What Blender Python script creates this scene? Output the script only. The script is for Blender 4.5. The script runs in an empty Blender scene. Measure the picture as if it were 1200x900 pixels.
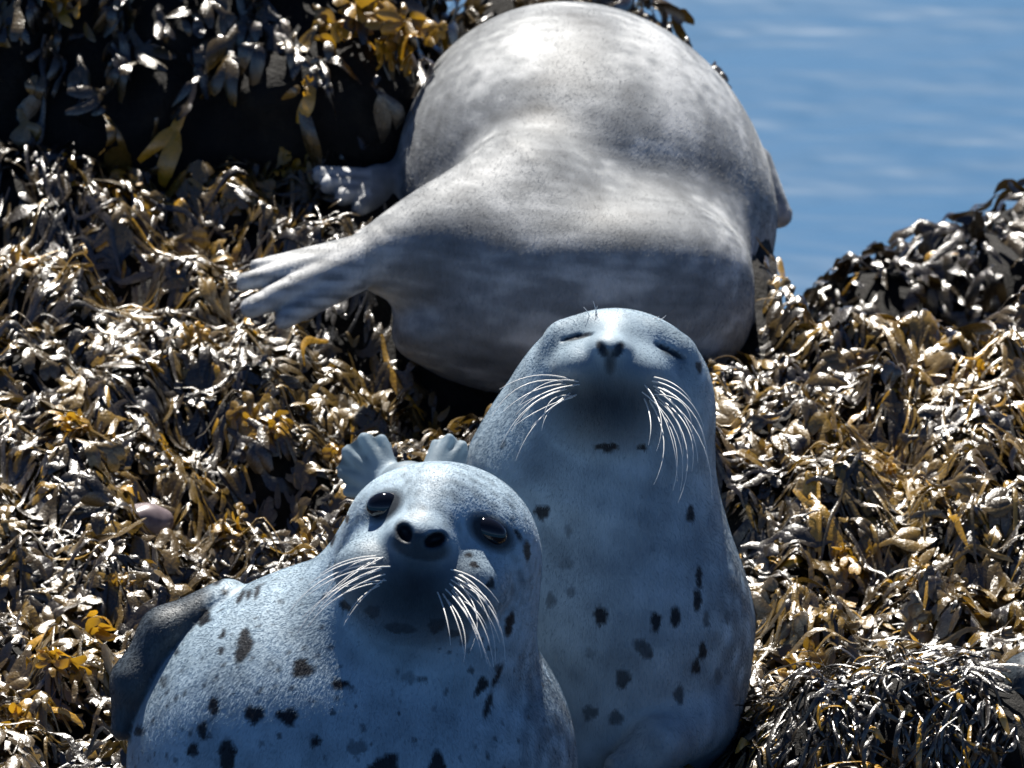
import bpy, math, random
import numpy as np
from mathutils import Vector
random.seed(7); RNG = np.random.default_rng(11)
scene = bpy.context.scene
col = scene.collection

# ------------------------------------------------------------------ camera
PITCH = math.radians(14.0)
CP, SP = math.cos(PITCH), math.sin(PITCH)
FWD = np.array([0, CP, -SP]); UPV = np.array([0, SP, CP])
CENTRE = np.array([0, 0, 0.45])                 # point on the optical axis, 8 m out
CAMPOS = CENTRE - 8.0 * FWD
cd = bpy.data.cameras.new('camera'); cam = bpy.data.objects.new('camera', cd); col.objects.link(cam)
cam.location = CAMPOS; cam.rotation_euler = (math.pi/2 - PITCH, 0, 0)
cd.sensor_width = 36; cd.lens = 240; cd.clip_start = 0.1; cd.clip_end = 6000
cd.dof.use_dof = True; cd.dof.focus_distance = 7.75; cd.dof.aperture_fstop = 13
scene.camera = cam

# ------------------------------------------------------------------ sky, sun, exposure
SUN_EL, SUN_AZ = math.radians(58), math.radians(-8)   # sun stands behind the seals
world = bpy.data.worlds.new('World'); scene.world = world; world.use_nodes = True
wn = world.node_tree.nodes; wl = world.node_tree.links
sky = wn.new('ShaderNodeTexSky'); sky.sky_type = 'NISHITA'; sky.sun_disc = False
sky.sun_elevation = SUN_EL; sky.sun_rotation = SUN_AZ; sky.air_density = 0.4; sky.dust_density = 0.0; sky.ozone_density = 8.0
wn['Background'].inputs['Strength'].default_value = 0.05
wl.new(sky.outputs[0], wn['Background'].inputs['Color'])
sd = bpy.data.lights.new('sun', 'SUN'); sun = bpy.data.objects.new('sun', sd); col.objects.link(sun)
SUND = Vector((math.sin(SUN_AZ)*math.cos(SUN_EL), math.cos(SUN_AZ)*math.cos(SUN_EL), math.sin(SUN_EL)))
sun.rotation_euler = SUND.to_track_quat('Z', 'Y').to_euler()
sun.location = (0, 3, 6)
sd.energy = 5.0; sd.angle = math.radians(0.5); sd.color = (1.0, 0.95, 0.87)
scene.view_settings.view_transform = 'Standard'; scene.view_settings.look = 'None'
scene.view_settings.exposure = 0.92; scene.view_settings.gamma = 1.0

# ------------------------------------------------------------------ helpers
def at(px, py, depth):
    """pixel of the 1200x900 photograph + distance along the optical axis -> world point"""
    return CENTRE + FWD*(depth-8.0) + np.array([1., 0, 0])*((px-600)*depth/8000.) + UPV*((450-py)*depth/8000.)
def ground_depth(py): return 8.0 + (900.0-py)/500.0     # where the sloping ledge meets a pixel row

def tag(o, label=None, cat=None, group=None, kind=None):
    if label: o['label'] = label
    if cat: o['category'] = cat
    if group: o['group'] = group
    if kind: o['kind'] = kind
    return o
def empty(name, loc):
    e = bpy.data.objects.new(name, None); e.empty_display_size = 0.05; e.location = loc; col.objects.link(e); return e
def link(name, me, parent=None, loc=None):
    o = bpy.data.objects.new(name, me); col.objects.link(o)
    if loc is not None: o.location = loc
    if parent: o.parent = parent
    return o
def mesh_np(name, V, F, mat, attrs=None, smooth=True):
    """F: (n,4) or (n,3) int array"""
    V = np.asarray(V, np.float32); F = np.asarray(F, np.int32)
    me = bpy.data.meshes.new(name); k = F.shape[1]
    me.vertices.add(len(V)); me.vertices.foreach_set('co', V.ravel())
    me.loops.add(F.size); me.loops.foreach_set('vertex_index', F.ravel())
    me.polygons.add(len(F)); me.polygons.foreach_set('loop_start', np.arange(0, F.size, k, dtype=np.int32))
    me.polygons.foreach_set('loop_total', np.full(len(F), k, np.int32))
    me.polygons.foreach_set('use_smooth', np.full(len(F), smooth, bool))
    for an, data in (attrs or {}).items():
        a = me.attributes.new(an, 'FLOAT', 'POINT'); a.data.foreach_set('value', np.asarray(data, np.float32))
    me.update(calc_edges=True); me.validate()
    me.materials.append(mat); return me

class Noise:
    """smooth pseudo-random field, a sum of sine waves"""
    def __init__(s, seed, wl, n=14, dim=3):
        r = np.random.default_rng(seed); d = r.normal(size=(n, dim)); d /= np.linalg.norm(d, axis=1)[:, None]
        s.k = d*(2*np.pi/wl)*r.uniform(.65, 1.5, (n, 1)); s.p = r.uniform(0, 6.28, n); s.n = n
    def __call__(s, P):
        out = np.zeros(P.shape[:-1])
        for k, p in zip(s.k, s.p): out = out + np.sin(P @ k + p)
        return out/math.sqrt(s.n/2)

# ------------------------------------------------------------------ materials
def new_mat(name):
    m = bpy.data.materials.new(name); m.use_nodes = True
    return m, m.node_tree.nodes, m.node_tree.links, m.node_tree.nodes['Principled BSDF']
def ramp(n, stops):
    r = n.new('ShaderNodeValToRGB'); e = r.color_ramp.elements
    while len(e) > 1: e.remove(e[-1])
    e[0].position = stops[0][0]; e[0].color = (*stops[0][1], 1)
    for p, c in stops[1:]: x = e.new(p); x.color = (*c, 1)
    return r
def noise_node(n, l, scale, detail=4, rough=.55, stretch=None):
    tc = n.new('ShaderNodeTexCoord'); t = n.new('ShaderNodeTexNoise')
    t.inputs['Scale'].default_value = scale; t.inputs['Detail'].default_value = detail; t.inputs['Roughness'].default_value = rough
    if stretch:
        mp = n.new('ShaderNodeMapping'); mp.inputs['Scale'].default_value = stretch
        l.new(tc.outputs['Object'], mp.inputs[0]); l.new(mp.outputs[0], t.inputs['Vector'])
    else: l.new(tc.outputs['Object'], t.inputs['Vector'])
    return t
def bump(n, l, height, b, strength, dist):
    x = n.new('ShaderNodeBump'); x.inputs['Strength'].default_value = strength; x.inputs['Distance'].default_value = dist
    l.new(height, x.inputs['Height']); l.new(x.outputs[0], b.inputs['Normal']); return x

def weed_material(name, stops, rough=(.16, .40), transl=.12):
    m, n, l, b = new_mat(name)
    a = n.new('ShaderNodeAttribute'); a.attribute_name = 'tone'
    nz = noise_node(n, l, 60, 3)
    ad = n.new('ShaderNodeMath'); ad.operation = 'MULTIPLY_ADD'; ad.inputs[1].default_value = .22; ad.use_clamp = True
    sb = n.new('ShaderNodeMath'); sb.operation = 'SUBTRACT'; sb.inputs[1].default_value = .11
    l.new(nz.outputs[0], ad.inputs[0]); l.new(a.outputs['Fac'], sb.inputs[0]); l.new(sb.outputs[0], ad.inputs[2])
    r = ramp(n, stops); l.new(ad.outputs[0], r.inputs[0]); l.new(r.outputs[0], b.inputs['Base Color'])
    n2 = noise_node(n, l, 35, 2)
    mr = n.new('ShaderNodeMapRange'); mr.inputs['From Min'].default_value = .3; mr.inputs['From Max'].default_value = .7
    mr.inputs['To Min'].default_value, mr.inputs['To Max'].default_value = rough
    l.new(n2.outputs[0], mr.inputs[0]); l.new(mr.outputs[0], b.inputs['Roughness'])
    b.inputs['Specular IOR Level'].default_value = 1.0; b.inputs['Coat Weight'].default_value = 1.0; b.inputs['Coat Roughness'].default_value = .3
    n3 = noise_node(n, l, 260, 3)
    bump(n, l, n3.outputs[0], b, .5, .003)
    t = n.new('ShaderNodeBsdfTranslucent'); l.new(r.outputs[0], t.inputs['Color'])
    mx = n.new('ShaderNodeMixShader'); mx.inputs[0].default_value = transl
    l.new(b.outputs[0], mx.inputs[1]); l.new(t.outputs[0], mx.inputs[2]); l.new(mx.outputs[0], n['Material Output'].inputs[0])
    return m
WEED_STOPS = [(0, (.010, .008, .006)), (.35, (.030, .020, .008)), (.6, (.095, .060, .013)), (.8, (.19, .115, .016)),
              (.9, (.30, .175, .016)), (1, (.58, .31, .015))]
M_WEED = weed_material('wet_seaweed', WEED_STOPS)
M_GOLD = weed_material('golden_seaweed', [(0, (.10, .06, .01)), (.4, (.30, .17, .012)), (1, (.70, .38, .02))], (.22, .45), .4)

def rock_material():
    m, n, l, b = new_mat('wet_rock')
    t = noise_node(n, l, 14, 8, .65); r = ramp(n, [(.3, (.004, .004, .005)), (.55, (.011, .010, .009)), (.75, (.028, .024, .018))])
    l.new(t.outputs[0], r.inputs[0]); l.new(r.outputs[0], b.inputs['Base Color'])
    b.inputs['Roughness'].default_value = .7; b.inputs['Specular IOR Level'].default_value = .25
    t2 = noise_node(n, l, 70, 6, .7); bump(n, l, t2.outputs[0], b, .8, .01)
    return m
M_ROCK = rock_material()

def fur_material(name, pale, mid, dark, rough=.5, streak=1.0):
    """coat 0..1: pale fur to dark marks; damp 0..1: slick skin"""
    m, n, l, b = new_mat(name)
    a = n.new('ShaderNodeAttribute'); a.attribute_name = 'coat'
    g = noise_node(n, l, 90, 6, .7, (1, 1, .45))
    ad = n.new('ShaderNodeMath'); ad.operation = 'MULTIPLY_ADD'; ad.inputs[1].default_value = .16*streak; ad.use_clamp = True
    sb = n.new('ShaderNodeMath'); sb.operation = 'SUBTRACT'; sb.inputs[1].default_value = .08*streak
    l.new(a.outputs['Fac'], sb.inputs[0]); l.new(g.outputs[0], ad.inputs[0]); l.new(sb.outputs[0], ad.inputs[2])
    r = ramp(n, [(0, pale), (.3, mid), (1, dark)]); l.new(ad.outputs[0], r.inputs[0]); l.new(r.outputs[0], b.inputs['Base Color'])
    b.inputs['Roughness'].default_value = rough; b.inputs['Specular IOR Level'].default_value = .35
    b.inputs['Sheen Weight'].default_value = .06; b.inputs['Sheen Roughness'].default_value = .35
    f = noise_node(n, l, 480, 3, .6, (1, 1, .3)); bump(n, l, f.outputs[0], b, .5, .0012)
    w = n.new('ShaderNodeAttribute'); w.attribute_name = 'web'; tr = n.new('ShaderNodeBsdfTranslucent'); l.new(r.outputs[0], tr.inputs['Color'])
    mx = n.new('ShaderNodeMixShader'); l.new(w.outputs['Fac'], mx.inputs[0]); l.new(b.outputs[0], mx.inputs[1]); l.new(tr.outputs[0], mx.inputs[2]); l.new(mx.outputs[0], n['Material Output'].inputs[0])
    return m
M_FUR = fur_material('spotted_fur', (.41, .525, .615), (.20, .265, .32), (.005, .008, .014), .5)
M_FUR_C = fur_material('mottled_fur', (.56, .575, .585), (.26, .275, .29), (.015, .018, .022), .55, 2.2)

def plain(name, c, rough, spec=.5, **kw):
    m, n, l, b = new_mat(name); b.inputs['Base Color'].default_value = (*c, 1); b.inputs['Roughness'].default_value = rough
    b.inputs['Specular IOR Level'].default_value = spec
    for k, v in kw.items(): b.inputs[k].default_value = v
    return m
M_EYE = plain('eye_black', (.006, .007, .012), .06, .6)
M_WHISK = plain('whisker', (.80, .80, .78), .35)
M_CLAW = plain('claw', (.05, .04, .035), .35)

def sea_material():
    m, n, l, b = new_mat('sea_water')
    b.inputs['Base Color'].default_value = (.022, .09, .185, 1); b.inputs['Roughness'].default_value = .42; b.inputs['IOR'].default_value = 1.33
    a = noise_node(n, l, 1.5, 3, .5, (.8, 1.0, 1)); bump(n, l, a.outputs[0], b, .5, .22)
    return m
M_SEA = sea_material()

# ------------------------------------------------------------------ signed distance modelling (surface nets)
def smin(a, b, k):
    h = np.maximum(k-np.abs(a-b), 0)/k
    return np.minimum(a, b) - h*h*k*.25
def ssub(a, b, k): return -smin(-a, b, k)       # a minus b
def ell(P, c, r, rot=None):
    q = P-np.asarray(c, float)
    if rot is not None: q = q @ rot
    r = np.asarray(r, float); k0 = np.linalg.norm(q/r, axis=-1); k1 = np.linalg.norm(q/(r*r), axis=-1)
    return k0*(k0-1)/np.maximum(k1, 1e-9)
def sell(P, c, r, n):                           # fuller, squarer ellipsoid
    r = np.asarray(r, float); q = np.abs(P-np.asarray(c, float))/r
    return ((q**n).sum(-1)**(1/n)-1)*r.min()*1.15
def cone(P, a, b, ra, rb, flat=None):
    a = np.asarray(a, float); b = np.asarray(b, float); ab = b-a
    q = P-a; t = np.clip((q @ ab)/(ab @ ab), 0, 1); v = q-t[..., None]*ab
    if flat is not None:                        # squash along a direction (paddle)
        d, f = flat; d = np.asarray(d, float); d = d/np.linalg.norm(d); v = v+(v @ d)[..., None]*d*(f-1)
    return np.linalg.norm(v, axis=-1)-(ra+(rb-ra)*t)
def rotz(deg):
    c, s = math.cos(math.radians(deg)), math.sin(math.radians(deg))
    return np.array([[c, -s, 0], [s, c, 0], [0, 0, 1.]])
def axis(*segs):
    """non-uniform grid line: (start, end, step) pieces"""
    out = []
    for a, b, s in segs: out += list(np.arange(a, b-1e-6, (b-a)/max(1, round((b-a)/s))))
    out.append(segs[-1][1]); return np.array(out)
def surface_nets(f, ax):
    X, Y, Z = ax; nx, ny, nz = len(X), len(Y), len(Z)
    S = np.empty((nx, ny, nz), np.float32)
    yz = np.stack(np.meshgrid(Y, Z, indexing='ij'), -1)
    for i0 in range(0, nx, 24):
        xs = X[i0:i0+24]; P = np.empty((len(xs), ny, nz, 3)); P[..., 0] = xs[:, None, None]; P[..., 1:] = yz; S[i0:i0+24] = f(P)
    ins = S < 0
    c = np.zeros((nx-1, ny-1, nz-1), np.int8)
    for dx in (0, 1):
        for dy in (0, 1):
            for dz in (0, 1): c += ins[dx:nx-1+dx, dy:ny-1+dy, dz:nz-1+dz]
    act = (c > 0) & (c < 8); idx = np.full(act.shape, -1, np.int32); I, J, K = np.nonzero(act); idx[I, J, K] = np.arange(len(I))
    acc = np.zeros((len(I), 3)); cnt = np.zeros(len(I)); co = [(a, b, d) for a in (0, 1) for b in (0, 1) for d in (0, 1)]
    for p in range(8):
        for q in range(p+1, 8):
            if sum(abs(u-v) for u, v in zip(co[p], co[q])) != 1: continue
            A, B = co[p], co[q]
            sa = S[I+A[0], J+A[1], K+A[2]]; sb = S[I+B[0], J+B[1], K+B[2]]; m = (sa < 0) != (sb < 0)
            t = np.where(m, sa/np.where(m, sa-sb, 1), 0)
            pa = np.stack([X[I+A[0]], Y[J+A[1]], Z[K+A[2]]], 1); pb = np.stack([X[I+B[0]], Y[J+B[1]], Z[K+B[2]]], 1)
            acc += np.where(m[:, None], pa+(pb-pa)*t[:, None], 0); cnt += m
    V = acc/cnt[:, None]; F = []
    for axn in range(3):
        sl = [slice(1, -1)]*3; sl[axn] = slice(0, -1); sl2 = [slice(1, -1)]*3; sl2[axn] = slice(1, None)
        a, b = ins[tuple(sl)], ins[tuple(sl2)]; i, j, k = np.nonzero(a != b); flip = a[i, j, k]
        base = [i+1, j+1, k+1]; base[axn] = base[axn]-1
        u, v = [(1, 2), (2, 0), (0, 1)][axn]
        def cell(du, dv):
            q = [x.copy() for x in base]; q[u] = q[u]-du; q[v] = q[v]-dv; return idx[q[0], q[1], q[2]]
        Q = np.stack([cell(1, 1), cell(0, 1), cell(0, 0), cell(1, 0)], 1)
        Q[~flip] = Q[~flip][:, ::-1]; F.append(Q)
    return V, np.concatenate(F)
def gradient(f, V, e):
    G = np.empty_like(V)
    for i in range(3):
        d = np.zeros(3); d[i] = e; G[:, i] = (f(V+d)-f(V-d))/(2*e)
    return G
def project(f, V, e, it=3, lim=None):
    for _ in range(it):
        G = gradient(f, V, e); s = f(V); st = (s/np.maximum((G*G).sum(1), .2))[:, None]*G
        if lim:
            ln = np.linalg.norm(st, axis=1)[:, None]; st = st*np.minimum(1, lim/np.maximum(ln, 1e-9))
        V = V-st
    return V
def subdivide(V, F):
    E = np.sort(np.stack([F, np.roll(F, -1, 1)], 2).reshape(-1, 2), 1)
    U, inv = np.unique(E, axis=0, return_inverse=True); inv = inv.reshape(F.shape)+len(V)
    fc = np.arange(len(F))+len(V)+len(U)
    V2 = np.concatenate([V, V[U].mean(1), V[F].mean(1)])
    return V2, np.concatenate([np.stack([F[:, i], inv[:, i], fc, inv[:, i-1]], 1) for i in range(4)])

# ------------------------------------------------------------------ seals. Modelled in "photo units":
# x right, y down, d away from the camera; one unit is anchor_depth/8 mm. Real size ~1.1-1.5 m, head ~0.2 m.
class Frame:
    def __init__(s, depth): s.depth = depth; s.sc = depth/8000.
    def world(s, V):
        V = np.asarray(V, float)
        return CENTRE+FWD*(s.depth-8)+((V[..., 0:1]-600)*np.array([1., 0, 0])+(450-V[..., 1:2])*UPV+V[..., 2:3]*FWD)*s.sc
    def local(s, W):
        q = (np.asarray(W, float)-CENTRE-FWD*(s.depth-8))/s.sc
        return np.stack([q[..., 0]+600, 450-q @ UPV, q @ FWD], -1)
def front_depth(f, x, y, d0=-330, d1=500):
    """first surface point seen along d"""
    ds = np.arange(d0, d1, 2.0); P = np.stack([np.full_like(ds, x), np.full_like(ds, y), ds], 1); s = f(P)
    k = np.argmax(s < 0); return ds[k] if s[k] < 0 else 0.0

def flip_A(P):      # fore flipper held along the flank
    fl = cone(P, (262, 712, 120), (190, 748, 112), 30, 32, ((0, 0, 1), .7))
    fl = smin(fl, cone(P, (190, 748, 112), (155, 805, 104), 32, 30, ((0, 0, 1), .7)), 14)
    return smin(fl, cone(P, (155, 805, 104), (138, 858, 96), 30, 14, ((0, 0, 1), .7)), 14)
def digits_A(P):
    d = np.full(P.shape[:-1], 1e3)
    for (x, y) in ((384, 592), (378, 566), (384, 538), (406, 520), (430, 522)): d = smin(d, cone(P, (452, 596, 915), (x, y, 936), 16, 5), 8)
    for (x, y) in ((499, 528), (518, 520), (536, 530), (542, 546)): d = smin(d, cone(P, (486, 590, 915), (x, y, 946), 16, 5), 8)
    return d
def hind_A(P):      # hind flippers, webbed fans
    d = smin(ell(P, (410, 556, 940), (40, 44, 7), rotz(35)), ell(P, (520, 548, 950), (26, 30, 7), rotz(-20)), 2)
    return smin(d, digits_A(P), 6)
def sdf_A0(P):      # spotted seal looking up, head tilted
    R = rotz(13)
    head = ell(P, (516, 645, 0), (116, 104, 128))
    head = smin(head, ell(P, (513, 622, -48), (94, 62, 56), R), 40)                   # broad flat face
    head = smin(head, ell(P, (528, 705, 25), (98, 108, 110)), 40)
    head = smin(head, cone(P, (518, 588, -80), (496, 632, -122), 34, 36), 36)         # forehead to nose
    head = smin(head, ell(P, (446, 669, -108), (53, 43, 54), R), 24)                  # whisker pads
    head = smin(head, ell(P, (540, 683, -108), (53, 44, 54), R), 24)
    head = smin(head, ell(P, (486, 706, -96), (58, 42, 52)), 30)                      # chin
    head = smin(head, ell(P, (494, 630, -138), (34, 20, 22), R), 20)                  # nose pad
    body = ell(P, (410, 905, 120), (268, 245, 235))
    body = smin(body, cone(P, (470, 740, 45), (420, 850, 110), 118, 170), 60)
    body = smin(body, cone(P, (395, 905, 250), (375, 850, 560), 205, 150), 60)
    body = smin(body, cone(P, (375, 850, 560), (430, 700, 800), 150, 70), 60)
    body = smin(body, cone(P, (430, 700, 800), (465, 590, 900), 70, 40), 30)
    body = smin(body, hind_A(P), 14)
    d = smin(head, body, 55)
    d = smin(d, flip_A(P), 5)
    return smin(d, cone(P, (560, 985, -40), (600, 1060, -110), 50, 34), 25)
EYE_AL = front_depth(sdf_A0, 452, 591); EYE_AR = front_depth(sdf_A0, 574, 620); NOS_A = front_depth(sdf_A0, 494, 626)
def sdf_A(P):
    d = sdf_A0(P)
    d = ssub(d, ell(P, (476, 620, NOS_A-3), (9, 13, 20), rotz(-30)), 4)                # nostrils
    d = ssub(d, ell(P, (512, 629, NOS_A-2), (14, 8, 20), rotz(-22)), 4)
    d = ssub(d, cone(P, (492, 644, -172), (488, 688, -164), 6, 5), 12)                  # groove of the lip
    return d
def sdf_B0(P):      # dozing seal, nose in the air
    R = rotz(7)
    d = ell(P, (724, 466, 0), (107, 97, 110))
    d = smin(d, ell(P, (722, 436, -50), (88, 56, 50), R), 36)
    d = smin(d, cone(P, (716, 480, 5), (694, 560, 25), 106, 136), 40)
    d = smin(d, cone(P, (694, 560, 25), (710, 735, 45), 136, 164), 50)
    d = smin(d, cone(P, (710, 735, 45), (706, 830, 60), 164, 148), 50)
    d = smin(d, cone(P, (706, 830, 60), (720, 740, 400), 148, 130), 60)
    d = smin(d, cone(P, (720, 740, 400), (730, 640, 640), 130, 60), 60)
    d = smin(d, cone(P, (730, 640, 640), (735, 610, 720), 60, 30), 30)
    for x in (700, 715, 745, 765): d = smin(d, cone(P, (735, 612, 715), (x, 560, 780), 20, 8), 12)
    d = smin(d, cone(P, (722, 398, -72), (713, 415, -118), 30, 25), 30)                # bridge
    d = smin(d, ell(P, (684, 434, -102), (35, 29, 40), R), 22)
    d = smin(d, ell(P, (739, 439, -102), (35, 29, 40), R), 22)
    d = smin(d, ell(P, (709, 484, -88), (52, 42, 46)), 32)                             # chin
    d = smin(d, ell(P, (713, 411, -128), (20, 13, 18), R), 12)
    d = smin(d, cone(P, (660, 396, -58), (690, 388, -66), 16, 14), 26)                 # lids
    d = smin(d, cone(P, (764, 398, -66), (794, 412, -58), 16, 14), 26)
    d = smin(d, cone(P, (825, 840, -30), (770, 868, -105), 38, 30), 22)                # fore flipper folded on the chest
    d = smin(d, cone(P, (770, 868, -105), (722, 892, -120), 30, 16), 14)
    return d
EYE_B = [(x, y, front_depth(sdf_B0, x, y)) for (x, y) in ((659, 399), (676, 394), (692, 393), (768, 405), (784, 411), (798, 421))]
NOS_B = front_depth(sdf_B0, 713, 410)
def sdf_B(P):
    d = sdf_B0(P)
    for i in (0, 1, 3, 4): d = ssub(d, cone(P, EYE_B[i], EYE_B[i+1], 1.5, 1.5), 5)          # shut eyes
    d = ssub(d, cone(P, (700, 402, NOS_B), (709, 418, NOS_B-3), 4, 3), 4)              # nostrils
    d = ssub(d, cone(P, (727, 404, NOS_B), (717, 419, NOS_B-3), 4, 3), 4)
    d = ssub(d, cone(P, (713, 420, -152), (711, 456, -148), 4, 3), 8)
    return d
def sdf_C(P):       # big seal seen from behind
    Q = P.copy(); Q[..., 0] = Q[..., 0]+.09*np.clip(240-P[..., 1], 0, 400)
    d = ell(Q, (690, 236, 400), (236, 256, 360))
    d = smin(d, sell(P, (672, 344, 84), (214, 122, 192), 2.7), 60)
    d = smin(d, cone(P, (705, 235, 650), (720, 250, 850), 170, 115), 60)              # chest and neck beyond
    d = smin(d, ell(P, (725, 225, 930), (100, 90, 120)), 50)
    d = smin(d, cone(P, (610, 250, 40), (445, 300, -36), 92, 36), 60)                  # thigh to hind flipper
    for (x, y, q, r) in ((304, 314, -70, 9), (288, 332, -92, 10), (320, 346, -104, 8), (298, 362, -112, 12), (336, 376, -108, 11)):
        d = smin(d, cone(P, (455, 296, -40), (x, y, q), 28, r), 5)
    d = smin(d, ell(P, (514, 386, 0), (54, 38, 66), rotz(-12)), 14)                  # second hind flipper folded under
    d = smin(d, cone(P, (820, 400, 120), (880, 390, 120), 60, 16), 30)                 # fore flippers
    d = smin(d, cone(P, (890, 190, 480), (932, 240, 470), 40, 16), 16)
    d = smin(d, cone(P, (500, 222, 360), (440, 212, 310), 50, 30), 20)
    for (x, y, q, r) in ((368, 196, 276, 11), (378, 209, 262, 11), (396, 224, 252, 11), (416, 238, 248, 10)):
        d = smin(d, cone(P, (446, 212, 305), (x, y, q), 24, r), 5)
    return d

def spots_coat(V, N, spots, soft=2.0):
    c = np.zeros(len(V)); vis = N[:, 2] < .12
    for (x, y, rx, ry, *rest) in spots:
        an = math.radians(rest[0] if rest else 0); s = rest[1] if len(rest) > 1 else 1.0
        dx, dy = V[:, 0]-x, V[:, 1]-y
        u = dx*math.cos(an)+dy*math.sin(an); v = -dx*math.sin(an)+dy*math.cos(an)
        rr = np.sqrt((u/rx)**2+(v/ry)**2); rr = rr+(.13*np.sin(3*np.arctan2(v, u)+x)+.08*np.sin(5*np.arctan2(v, u)+y))*(rr < 2)
        e = np.clip((1-rr)*min(rx, ry)/soft+.5, 0, 1); e = e*e*(3-2*e)
        c = np.where(vis, np.maximum(c, e*s), c)
    return c
SPOTS_A = [(288,755,9,20,12),(237,725,7,11,15),(357,780,12,10,30),(400,797,10,5),(302,833,12,10,10),(340,835,13,9),(253,825,6,11),(240,853,6,11),
 (229,876,7,8),(270,880,10,19),(373,863,8,6,-40),(453,893,19,14,-25),(161,858,7,5),(283,678,9,6,-25),(253,681,4,11,40),(280,663,3,7,50),(307,668,3,9,35),
 (280,702,3,9,30),(290,698,3,6,20),(300,695,3,9,12),(260,697,3,3),(262,743,3,6,20),(260,762,3,5,20),(408,607,3,5),(390,632,3,7,15),(407,707,9,5,30),
 (617,643,4,12,-5),(607,625,3,8,-30),(550,647,5,3),(556,658,6,4,20),(575,680,5,7,20),(597,728,5,15,12),(440,712,10,8,0,.8),(470,731,20,7,5,.8),(513,728,11,9,-30,.85),(533,738,9,5,0,.8),
 (565,800,6,11,25),(572,823,4,15,15),(513,893,10,16,10),(582,792,3,15,25),(425,690,9,12,0,.5),(330,705,5,3,0,.5),(320,775,3,4,0,.4),(420,870,12,8,0,.5),
 (190,800,5,7,0,.7),(205,765,4,6,0,.7),(640,860,8,10,0,.45),(620,835,7,9,0,.4),(480,790,9,7,0,.35),(545,745,5,9,20,.6)]
SPOTS_B = [(635,598,9,8),(807,602,5,10),(703,717,8,11),(766,724,6,12),(789,719,6,12),(817,673,4,14),(815,700,5,13),(825,723,4,10,0,.7),(748,752,8,8,0,.8),(757,759,6,9,0,.8),
 (728,790,9,11,10,.85),(821,760,5,11),(813,778,6,9),(793,810,6,10,0,.8),(663,657,9,6,0,.5),(817,430,4,7,-10),(710,523,15,5),(750,523,6,4),(690,830,9,8,0,.7),(720,835,8,8,0,.7),
 (665,620,4,6,0,.5),(690,760,5,6,0,.4),(850,720,4,9,0,.6),(840,790,5,9,0,.6),(762,640,4,5,0,.3),(645,700,6,8,0,.6),(590,520,3,6,30,.6),(668,690,5,6,0,.5)]

def blob(V, c, r, rot=None):                     # soft 0..1 mask
    return np.clip(1.35-np.linalg.norm(((V-np.array(c, float)) @ (rot if rot is not None else np.eye(3)))/np.array(r, float), axis=1), 0, 1).clip(0, .5)*2
def soft(V, c, r, rot=None):
    q = ((V-np.array(c, float)) @ (rot if rot is not None else np.eye(3)))/np.array(r, float); return np.exp(-(q*q).sum(1)**1.4)
def grow_fur(f, fr, V, F, coat_fn, mat, parent, n, nose, far, skip):
    """short guard hairs lying back from the nose"""
    r = np.random.default_rng(77); Q = V[F]; ar = np.linalg.norm(np.cross(Q[:, 2]-Q[:, 0], Q[:, 3]-Q[:, 1]), axis=1); ar = ar*(Q[:, 0, 2] < far)*(Q[:, 0, 1] < 930+90*(nose[0] > 1200))
    k = r.choice(len(F), n, p=ar/ar.sum()); u, v = r.uniform(size=(2, n, 1)); q = Q[k]
    P = (q[:, 0]*(1-u)+q[:, 1]*u)*(1-v)+(q[:, 3]*(1-u)+q[:, 2]*u)*v
    N = gradient(f, P, 1.0); N /= np.maximum(np.linalg.norm(N, axis=1), 1e-6)[:, None]
    ok = np.ones(n, bool)
    for (c, rad) in skip: ok &= (((P-np.array(c))/np.array(rad))**2).sum(1) > 1
    P, N = P[ok], N[ok]; n = len(P)
    D = P-np.array(nose, float); D /= np.linalg.norm(D, axis=1)[:, None]; D = D+np.array([0, .5, .3])*np.clip((P[:, 1:2]-nose[1])/150, 0, 1.5)+r.normal(0, .22, (n, 3))
    D = D-(D*N).sum(1)[:, None]*N; D /= np.linalg.norm(D, axis=1)[:, None]
    near = np.clip(np.linalg.norm(P-np.array(nose, float), axis=1)/110, .35, 1)
    L = (r.uniform(3.5, 6.5, n)*near)[:, None]; up = r.uniform(.02, .09, (n, 1))
    K = np.stack([P-N*.6, P+D*L*.5+N*L*up*.7, P+D*L+N*L*up], 1).reshape(-1, 3)
    W = fr.world(K)-np.array(parent.location)
    cv = bpy.data.hair_curves.new('fur'); cv.add_curves([3]*n)
    cv.attributes['position'].data.foreach_set('vector', W.astype(np.float32).ravel())
    ra = cv.attributes.get('radius') or cv.attributes.new('radius', 'FLOAT', 'POINT')
    ra.data.foreach_set('value', np.tile(np.array([.13, .12, .05], np.float32)*fr.sc, n))
    ct = cv.attributes.new('coat', 'FLOAT', 'POINT'); ct.data.foreach_set('value', np.repeat(np.clip(coat_fn(P, N)+r.normal(0, .06, n), 0, 1), 3).astype(np.float32))
    cv.materials.append(mat); o = bpy.data.objects.new('fur', cv); col.objects.link(o); o.parent = parent; o['kind'] = 'stuff'
def build_body(name, f, fr, ax, coat_fn, mat, parent, levels=1, fur=None, web_fn=None):
    V, F = surface_nets(f, ax); V = project(f, V, 1.0, 2, 6)
    for _ in range(levels): V, F = subdivide(V, F); V = project(f, V, .8, 2, 4)
    N = gradient(f, V, 1.0); N /= np.maximum(np.linalg.norm(N, axis=1), 1e-6)[:, None]
    coat = coat_fn(V, N); W = fr.world(V)-np.array(parent.location)
    o = link('body', mesh_np(name, W, F, mat, {'coat': coat, 'web': web_fn(V) if web_fn else np.zeros(len(V))}), parent)
    if fur: grow_fur(f, fr, V, F, coat_fn, mat, parent, *fur)
    return o

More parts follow.
